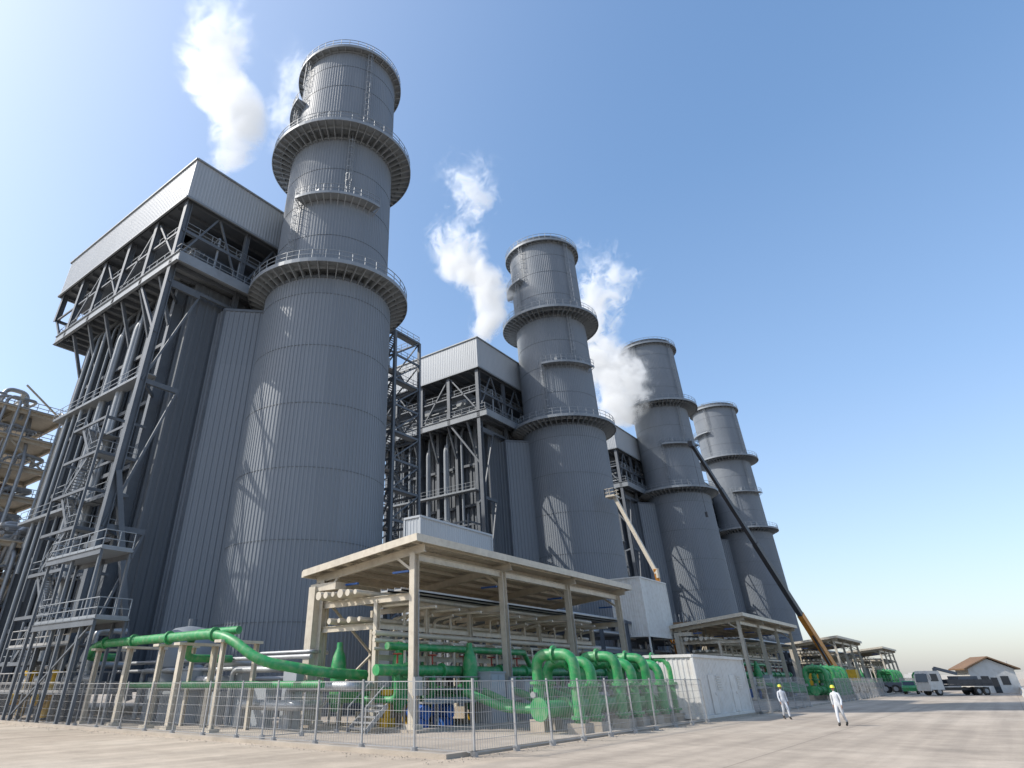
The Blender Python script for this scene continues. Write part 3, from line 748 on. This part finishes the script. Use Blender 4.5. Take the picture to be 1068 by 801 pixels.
thing('pickup_truck',pickup(m_white),(-11.6,150,0),R(-95));thing('pickup_truck',pickup(m_green),(-12.4,132,0),R(-88));thing('pickup_truck',pickup(m_steelL),(-3,175,0),R(80))

b=M();w=M();hb=M();y=M();g=M()
b.box(-9,4,-1.3,1.3,.9,1.5);wheels(w,hb,(-8,-6.6,-3.4,-2,1,2.6),1.15,.6,.4)
for x in (-9,3.4):
    for sg in(-1,1): b.beam((x,sg*1.2,1.2),(x,sg*3,1.2),.3);b.beam((x,sg*3,0.05),(x,sg*3,1.3),.2);b.box(x-.4,x+.4,sg*3-.4,sg*3+.4,0,.08)
y.prism([(2.6,1.1),(4.6,1.1),(4.5,2.2),(4.1,3.0),(2.6,3.0)],-1.3,1.3);g.prism([(4.57,1.9),(4.15,2.9),(4.2,2.9),(4.62,1.9)],-1.1,1.1)
y.cyl((0,0,1.5),(0,0,1.8),1.2,n=20);y.box(-2,1.4,-1.2,1.2,1.8,3.0);y.box(-3,-1.6,-1.35,1.35,1.8,3.4);y.box(.1,1.6,1.25,2.2,1.8,3.5);g.box(.3,1.62,1.4,2.15,2.5,3.4)
CX,CY=-23.1,140.7
e=thing('mobile_crane',[('carrier',b.mesh('cr_b',m_steel)),('tyres',w.mesh('cr_w',m_rubber,40)),('hubs',hb.mesh('cr_h',m_galv)),('superstructure',y.mesh('cr_y',m_yellow)),('windows',g.mesh('cr_g',m_glass))],(CX,CY,0),R(180))
P0=Vector((-23.1,140.7,3.0));P1=Vector((-30.0,110.5,37.9))
def loc(v): v=Vector(v)-Vector((CX,CY,0));return Vector((-v.x,-v.y,v.z))
s=M();s.beam(loc(P0),loc(P0.lerp(P1,.25)),.9,1.1);obj('boom_base',s.mesh('bm0',m_orange),e)
s=M();s.beam(loc(P0.lerp(P1,.23)),loc(P0.lerp(P1,.56)),.8,.95);s.beam(loc(P0.lerp(P1,.55)),loc(P0.lerp(P1,.8)),.66,.8);s.beam(loc(P0.lerp(P1,.79)),loc(P1),.52,.65)
q=loc(P1);s.box(q.x-.4,q.x+.4,q.y-.4,q.y+.9,q.z-.6,q.z+.3)
s.beam(loc(P0.lerp(P1,.02))+Vector((0,1.6,-.4)),loc(P0.lerp(P1,.22)),.3)
obj('boom_sections',s.mesh('bm1',m_boomd),e)
s=M();hk=q+Vector((0,1.0,0));s.beam(hk,hk-Vector((0,0,12)),.04);s.box(hk.x-.2,hk.x+.2,hk.y-.2,hk.y+.2,hk.z-12.8,hk.z-12);obj('hook_line',s.mesh('bm2',m_boomd),e)
s=M();w=M();hb=M();g=M()
s.box(-2,2,-1.1,1.1,.6,1.3);wheels(w,hb,(-1.4,1.4),1.1,.5,.35);s.cyl((0,0,1.3),(0,0,1.6),.8,n=16);s.box(-1.6,1.2,-.8,.8,1.6,2.6)
s.beam((0,0,2.4),(.5,-3.6,15.2),.5,.6)
g.beam((.6,-3.6,14.6),(-3.9,-3.4,26.1),.42,.5);g.box(-4.9,-3.4,-4.2,-2.4,25.7,25.8);g.rail([(-4.9,-4.2,25.8),(-3.4,-4.2,25.8),(-3.4,-2.4,25.8),(-4.9,-2.4,25.8)],1.1,.8,.06,True)
g.cyl((.7,-3.6,14),(.7,-3.6,15.2),.25)
thing('boom_lift',[('lower_boom_chassis',s.mesh('bl_s',m_orange)),('tyres',w.mesh('bl_w',m_rubber,40)),('hubs',hb.mesh('bl_h',m_galv)),('upper_boom_basket',g.mesh('bl_g',m_cream))],(-33.5,93.2,0))

s=M()
for i in range(14):
    x,y=.8,112+i*3.2
    k=len(s.v);pr=[(-.32,0),(.32,0),(.3,.1),(.13,.4),(.1,.85),(-.1,.85),(-.13,.4),(-.3,.1)]
    for yy in (y,y+2.7):
        for a,z in pr:s.v.append((x+a,yy,z))
    for a in range(8): b=(a+1)%8;s.f.append((k+a,k+b,k+8+b,k+8+a))
    s.f.append(tuple(range(k+7,k-1,-1)));s.f.append(tuple(range(k+8,k+16)))
thing('concrete_barrier',[('blocks',s.mesh('barr',m_white))])
rnd=random.Random(2)
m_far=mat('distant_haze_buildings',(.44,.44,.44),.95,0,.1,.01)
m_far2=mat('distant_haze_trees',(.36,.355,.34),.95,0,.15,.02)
s=M()
for i in range(40):
    x=-200+rnd.random()*1500;y=1500+rnd.random()*900;w=15+rnd.random()*50;s.box(x,x+w,y,y+20,0,5+rnd.random()*9)
    if rnd.random()<.25: s.cyl((x,y,0),(x,y,20+rnd.random()*14),1.2,n=8)
thing('distant_buildings',[('blocks',s.mesh('far_b',m_far))])
s=M();N=420;base=0
for i in range(N+1):
    x=-400+i*6;y=1300+30*math.sin(i*.05);hh=4+2*math.sin(i*.37)+2.5*rnd.random()+2*math.sin(i*.11)
    s.v+=[(x,y,0),(x,y,max(1.5,hh)),(x,y+25,max(1.5,hh)*.8),(x,y+25,0)]
for i in range(N):
    for a in range(3): s.f.append((base+4*i+a,base+4*i+4+a,base+4*i+5+a,base+4*i+1+a))
thing('distant_treeline',[('foliage',s.mesh('far_t',m_far2))])

# ------------------------------------------------------------------ people
def skin_mesh(name,verts,edges,radii,root,mat_,sub=2):
    me=bpy.data.meshes.new(name);me.from_pydata(verts,edges,[]);o=bpy.data.objects.new(name,me);col.objects.link(o)
    o.modifiers.new('Skin','SKIN')
    d=me.skin_vertices[0].data
    for i,r in enumerate(radii):
        d[i].radius=r if isinstance(r,tuple) else (r,r)
    d[root].use_root=True
    sm=o.modifiers.new('Sub','SUBSURF');sm.levels=sub;sm.render_levels=sub
    dg=bpy.context.evaluated_depsgraph_get();ev=o.evaluated_get(dg);nm=bpy.data.meshes.new_from_object(ev)
    bpy.data.objects.remove(o);nm.materials.clear();nm.materials.append(mat_)
    for p in nm.polygons:p.use_smooth=True
    return nm
def person(loc_,rz,ph,arms):
    V=[];E=[];Rr=[]
    def a(p,r,par=None):
        V.append(p);Rr.append(r)
        if par is not None:E.append((par,len(V)-1))
        return len(V)-1
    pel=a((0,0,.97),(.155,.12));bl=a((0,0,1.12),(.15,.115),pel);ch=a((0,-.01,1.3),(.175,.12),bl);ub=a((0,0,1.41),(.12,.09),ch);nk=a((0,-.005,1.5),.06,ub);a((0,-.02,1.56),.052,nk)
    hands=[];feet=[]
    for sg in (-1,1):
        k=ph*sg
        sh=a((sg*.185,0,1.41),.07,ub);el=a((sg*.25,.02-.10*k*arms,1.13),.052,sh)
        wp=(sg*.26,-.08-.22*k*arms,.90);wr=a(wp,.038,el);hands.append((wp,sg))
        hp=a((sg*.095,0,.90),.105,pel);kn=a((sg*.10,-.06+.14*k,.50),.072,hp)
        ankle=(sg*.10,.02+.30*k,.12 if k<=0 else .17);an=a(ankle,.058,kn);feet.append((ankle,sg,k))
    body=skin_mesh('coverall_body',V,E,Rr,0,m_cover)
    P=[('coverall_body',body)]
    for (ax,ay,az),sg,k in feet:
        pitch=.0 if k<=0 else .05
        v=[(ax,ay+.03,az+.1),(ax,ay+.02,az-.04),(ax,ay-.08,az-.065-pitch),(ax,ay-.17,az-.07-pitch),(ax,ay+.07,az-.06)]
        P.append(('boot',skin_mesh('boot',v,[(0,1),(1,2),(2,3),(1,4)],[.062,.058,.05,.04,.045],1,m_boot)))
    for (x,y,z),sg in hands:
        v=[(x,y,z+.02),(x,y-.01,z-.04),(x,y-.02,z-.09)];e=[(0,1),(1,2)];r=[.026,.034,.03]
        for f in range(4):
            b=len(v);yy=y-.05+.021*f;L=(.065,.078,.074,.055)[f]
            v+=[(x,yy,z-.1),(x-sg*.01,yy-.004,z-.1-L*.55),(x-sg*.025,yy-.008,z-.1-L)];e+=[(2,b),(b,b+1),(b+1,b+2)];r+=[.010,.009,.008]
        b=len(v);v+=[(x-sg*.01,y-.045,z-.05),(x-sg*.02,y-.07,z-.085)];e+=[(1,b),(b,b+1)];r+=[.012,.009]
        P.append(('hand',skin_mesh('hand',v,e,r,1,m_skin,1)))
    h=M();n=20;m=14
    for i in range(m+1):
        t=math.pi*i/m
        for j in range(n):
            u=2*math.pi*j/n;x=.076*math.sin(t)*math.cos(u);yy=.097*math.sin(t)*math.sin(u);z=.118*math.cos(t)
            if z<-.03: x*=1-.35*((-z-.03)/.09);yy=yy*(1-.25*((-z-.03)/.09))-.012
            if yy<-.08 and abs(x)<.02 and -.03<z<.02: yy-=.02
            if yy<-.07 and abs(z-.02)<.018 and .015<abs(x)<.05: yy+=.008
            h.v.append((x,yy-.02,1.655+z))
    for i in range(m):
        for j in range(n): q=(j+1)%n;h.f.append((i*n+j,(i+1)*n+j,(i+1)*n+q,i*n+q))
    h.cyl((0,-.113,1.66),(0,-.142,1.635),.009,.015,n=8)
    for sg in(-1,1): h.cyl((sg*.074,-.015,1.655),(sg*.088,-.008,1.66),.028,.02,n=10)
    P.append(('head',h.mesh('head',m_skin,60)))
    h=M()
    for sg in(-1,1): h.cyl((sg*.03,-.108,1.672),(sg*.03,-.116,1.672),.011,n=8)
    h.box(-.024,.024,-.118,-.11,1.595,1.602)
    for sg in(-1,1): h.box(sg*.018,sg*.045,-.119,-.108,1.69,1.696)
    h.sector((0,-.01),.06,.083,1.62,1.70,R(20),R(160),14)
    P.append(('eyes_mouth_hair',h.mesh('facebits',m_hair)))
    h=M();h.revolve((0,-.015,1.70),[(.118,-.012),(.122,-.004),(.112,.004),(.11,.03),(.095,.075),(.06,.105),(.01,.118)],24)
    b=len(h.v)
    for i in range(9):
        u=R(-150+i*15);h.v+=[(.118*math.cos(u),-.015+.118*math.sin(u),1.692),(.135*math.cos(u),-.015+.165*math.sin(u),1.682)]
    for i in range(8): h.f.append((b+2*i,b+2*i+1,b+2*i+3,b+2*i+2))
    P.append(('hard_hat',h.mesh('hat',m_helm,50)))
    thing('worker',P,loc_,rz)
person((-7.5,43,0.0),R(-8),.85,1)
person((-11.3,48.1,0.0),R(35),-.6,.8)

# ------------------------------------------------------------------ steam plumes
def steam(loc_,dx,dy,L,r0,r1,seed,K=.75,gap=None,thin=.55,off=.12):
    m=bpy.data.materials.new('steam');m.use_nodes=True;nt=m.node_tree;N=nt.nodes;Lk=nt.links
    for n in list(N):
        if n.type!='OUTPUT_MATERIAL':N.remove(n)
    out=[n for n in N if n.type=='OUTPUT_MATERIAL'][0]
    tc=N.new('ShaderNodeTexCoord');sx=N.new('ShaderNodeSeparateXYZ');Lk.new(tc.outputs['Object'],sx.inputs[0])
    def ma(op,a,b=None,clamp=False):
        n=N.new('ShaderNodeMath');n.operation=op;n.use_clamp=clamp
        for i,v in enumerate((a,b)):
            if v is None:continue
            if isinstance(v,(int,float)):n.inputs[i].default_value=v
            else:Lk.new(v,n.inputs[i])
        return n.outputs[0]
    t=ma('DIVIDE',sx.outputs[2],L)
    tp=ma('POWER',ma('MAXIMUM',t,0.0),1.3)
    wob=ma('MULTIPLY',ma('SINE',ma('MULTIPLY',t,7.5+seed)),r1*.35)
    cx=ma('ADD',ma('MULTIPLY',tp,dx),wob);cy=ma('MULTIPLY',tp,dy)
    ex=ma('SUBTRACT',sx.outputs[0],cx);ey=ma('SUBTRACT',sx.outputs[1],cy)
    rr=ma('SQRT',ma('ADD',ma('MULTIPLY',ex,ex),ma('MULTIPLY',ey,ey)))
    rad=ma('ADD',ma('MULTIPLY',ma('POWER',ma('MAXIMUM',t,0.001),.6),r1-r0),r0)
    fall=ma('SUBTRACT',1.0,ma('DIVIDE',rr,rad))
    mp=N.new('ShaderNodeMapping');Lk.new(tc.outputs['Object'],mp.inputs[0]);mp.inputs['Location'].default_value=(seed*13,seed*7,seed*3)
    nz=N.new('ShaderNodeTexNoise');nz.inputs['Scale'].default_value=.22;nz.inputs['Detail'].default_value=6;nz.inputs['Roughness'].default_value=.7;nz.inputs['Distortion'].default_value=.6;Lk.new(mp.outputs[0],nz.inputs[0])
    nv=ma('MULTIPLY',ma('SUBTRACT',nz.outputs[0],.5),5.0)
    dens=ma('ADD',fall,nv)
    dens=ma('SUBTRACT',dens,ma('MULTIPLY',ma('POWER',ma('MAXIMUM',t,0.0),2),thin))
    if gap is not None:
        g=ma('SUBTRACT',1.0,ma('MULTIPLY',ma('ABSOLUTE',ma('SUBTRACT',t,gap)),9.0),True)
        dens=ma('SUBTRACT',dens,ma('MULTIPLY',g,.6))
    dens=ma('SUBTRACT',dens,off)
    edge=ma('MULTIPLY',fall,3.0,True)
    top=ma('MULTIPLY',ma('SUBTRACT',1.0,t),2.2,True)
    dens=ma('MULTIPLY',ma('MULTIPLY',ma('MULTIPLY',ma('MAXIMUM',dens,0.0),edge),top),K)
    pv=N.new('ShaderNodeVolumePrincipled');pv.inputs['Color'].default_value=(1,1,1,1);pv.inputs['Anisotropy'].default_value=.2
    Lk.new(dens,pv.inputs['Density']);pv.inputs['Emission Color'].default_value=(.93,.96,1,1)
    Lk.new(ma('MULTIPLY',dens,.38),pv.inputs['Emission Strength'])  # added emission brightens the steam, imitating light scattered many times inside the plume
    Lk.new(pv.outputs[0],out.inputs['Volume'])
    try:m.cycles.volume_step_rate=.9
    except Exception:pass
    d=M();n=14;lev=12
    for i in range(lev+1):
        t=i/lev;c=Vector((dx*t**1.3+r1*.35*math.sin(t*(7.5+seed)),dy*t**1.3,L*t));r=(r0+(r1-r0)*max(t,.001)**.6)*1.08+.3
        for j in range(n):
            a=2*math.pi*j/n;d.v.append((c.x+r*math.cos(a),c.y+r*math.sin(a),c.z))
    for i in range(lev):
        for j in range(n): q=(j+1)%n;d.f.append((i*n+j,i*n+q,(i+1)*n+q,(i+1)*n+j))
    d.f.append(tuple(n-1-j for j in range(n)));d.f.append(tuple(lev*n+j for j in range(n)))
    obj('steam_cloud',d.mesh('steam',m),None,loc_)
steam((-54.8,26.6,55.3),-20,0,54,2.0,8.2,1.0)
steam((-54.8,81.6,55.3),-4,0,48,2.4,10,2.3,gap=.62,thin=.7)
steam((-54.8,136.6,55.3),2,0,56,7.0,13.5,3.1,thin=1.1)
steam((-70,44,84),3,0,28,4,8,5.2,K=.22,thin=.3,off=.35)

# ------------------------------------------------------------------ light
w=bpy.data.worlds.new('World');sc.world=w;w.use_nodes=True;nt=w.node_tree;N=nt.nodes;L=nt.links
EL=42;hx,hy=-.74,-.673
AZ=math.degrees(math.atan2(hx,hy))
dr=Vector((hx*math.cos(R(EL)),hy*math.cos(R(EL)),math.sin(R(EL)))).normalized()
sky=N.new('ShaderNodeTexSky');sky.sky_type='NISHITA';sky.sun_disc=False
sky.sun_elevation=R(EL);sky.sun_rotation=R(AZ%360);sky.air_density=1.0;sky.dust_density=1.5;sky.ozone_density=1.5;sky.altitude=0
bg=N['Background'];bg.inputs['Strength'].default_value=.15
tc=N.new('ShaderNodeTexCoord');nm=N.new('ShaderNodeVectorMath');nm.operation='NORMALIZE';L.new(tc.outputs['Generated'],nm.inputs[0])
sp=N.new('ShaderNodeSeparateXYZ');L.new(nm.outputs[0],sp.inputs[0])
rp=N.new('ShaderNodeValToRGB');e=rp.color_ramp.elements
e[0].position=0.0;e[0].color=(.44,.42,.46,1);e[1].position=1;e[1].color=(.08,.215,.47,1)
x=e.new(.05);x.color=(.40,.42,.50,1);x=e.new(.14);x.color=(.34,.43,.58,1);x=e.new(.35);x.color=(.21,.36,.60,1);x=e.new(.65);x.color=(.12,.27,.52,1)
L.new(sp.outputs[2],rp.inputs[0])
sc1=N.new('ShaderNodeVectorMath');sc1.operation='SCALE';sc1.inputs['Scale'].default_value=4.0;L.new(rp.outputs[0],sc1.inputs[0])
dt=N.new('ShaderNodeVectorMath');dt.operation='DOT_PRODUCT';L.new(nm.outputs[0],dt.inputs[0]);dt.inputs[1].default_value=tuple(dr)
mx=N.new('ShaderNodeMath');mx.operation='MAXIMUM';mx.inputs[1].default_value=0;L.new(dt.outputs['Value'],mx.inputs[0])
pw=N.new('ShaderNodeMath');pw.operation='POWER';pw.inputs[1].default_value=2.6;L.new(mx.outputs[0],pw.inputs[0])
gl=N.new('ShaderNodeVectorMath');gl.operation='SCALE';gl.inputs[0].default_value=(2.6,2.4,2.0);L.new(pw.outputs[0],gl.inputs['Scale'])
a1=N.new('ShaderNodeVectorMath');a1.operation='ADD';L.new(sky.outputs[0],a1.inputs[0]);L.new(sc1.outputs[0],a1.inputs[1])
a2=N.new('ShaderNodeVectorMath');a2.operation='ADD';L.new(a1.outputs[0],a2.inputs[0]);L.new(gl.outputs[0],a2.inputs[1])
L.new(a2.outputs[0],bg.inputs[0])
sd=bpy.data.lights.new('sun','SUN');sd.energy=4.5;sd.angle=R(.53);sd.color=(1,.95,.87)
so=obj('sun',sd);so.rotation_euler=dr.to_track_quat('Z','Y').to_euler();so.location=(-200,-150,200)

# ------------------------------------------------------------------ camera
cd=bpy.data.cameras.new('camera');cam=obj('camera',cd,None,(0,0,2.1))
from mathutils import Matrix
cam.rotation_euler=(Matrix.Rotation(R(39.0),3,'Z')@Matrix.Rotation(R(90+31.69),3,'X')@Matrix.Rotation(R(-.38),3,'Z')).to_euler()
cd.sensor_width=36;cd.lens=630.5/1068*36;cd.shift_x=.0783;cd.shift_y=-.0742;cd.clip_start=.1;cd.clip_end=20000
sc.camera=cam
sc.view_settings.view_transform='Standard';sc.view_settings.look='None';sc.view_settings.exposure=0
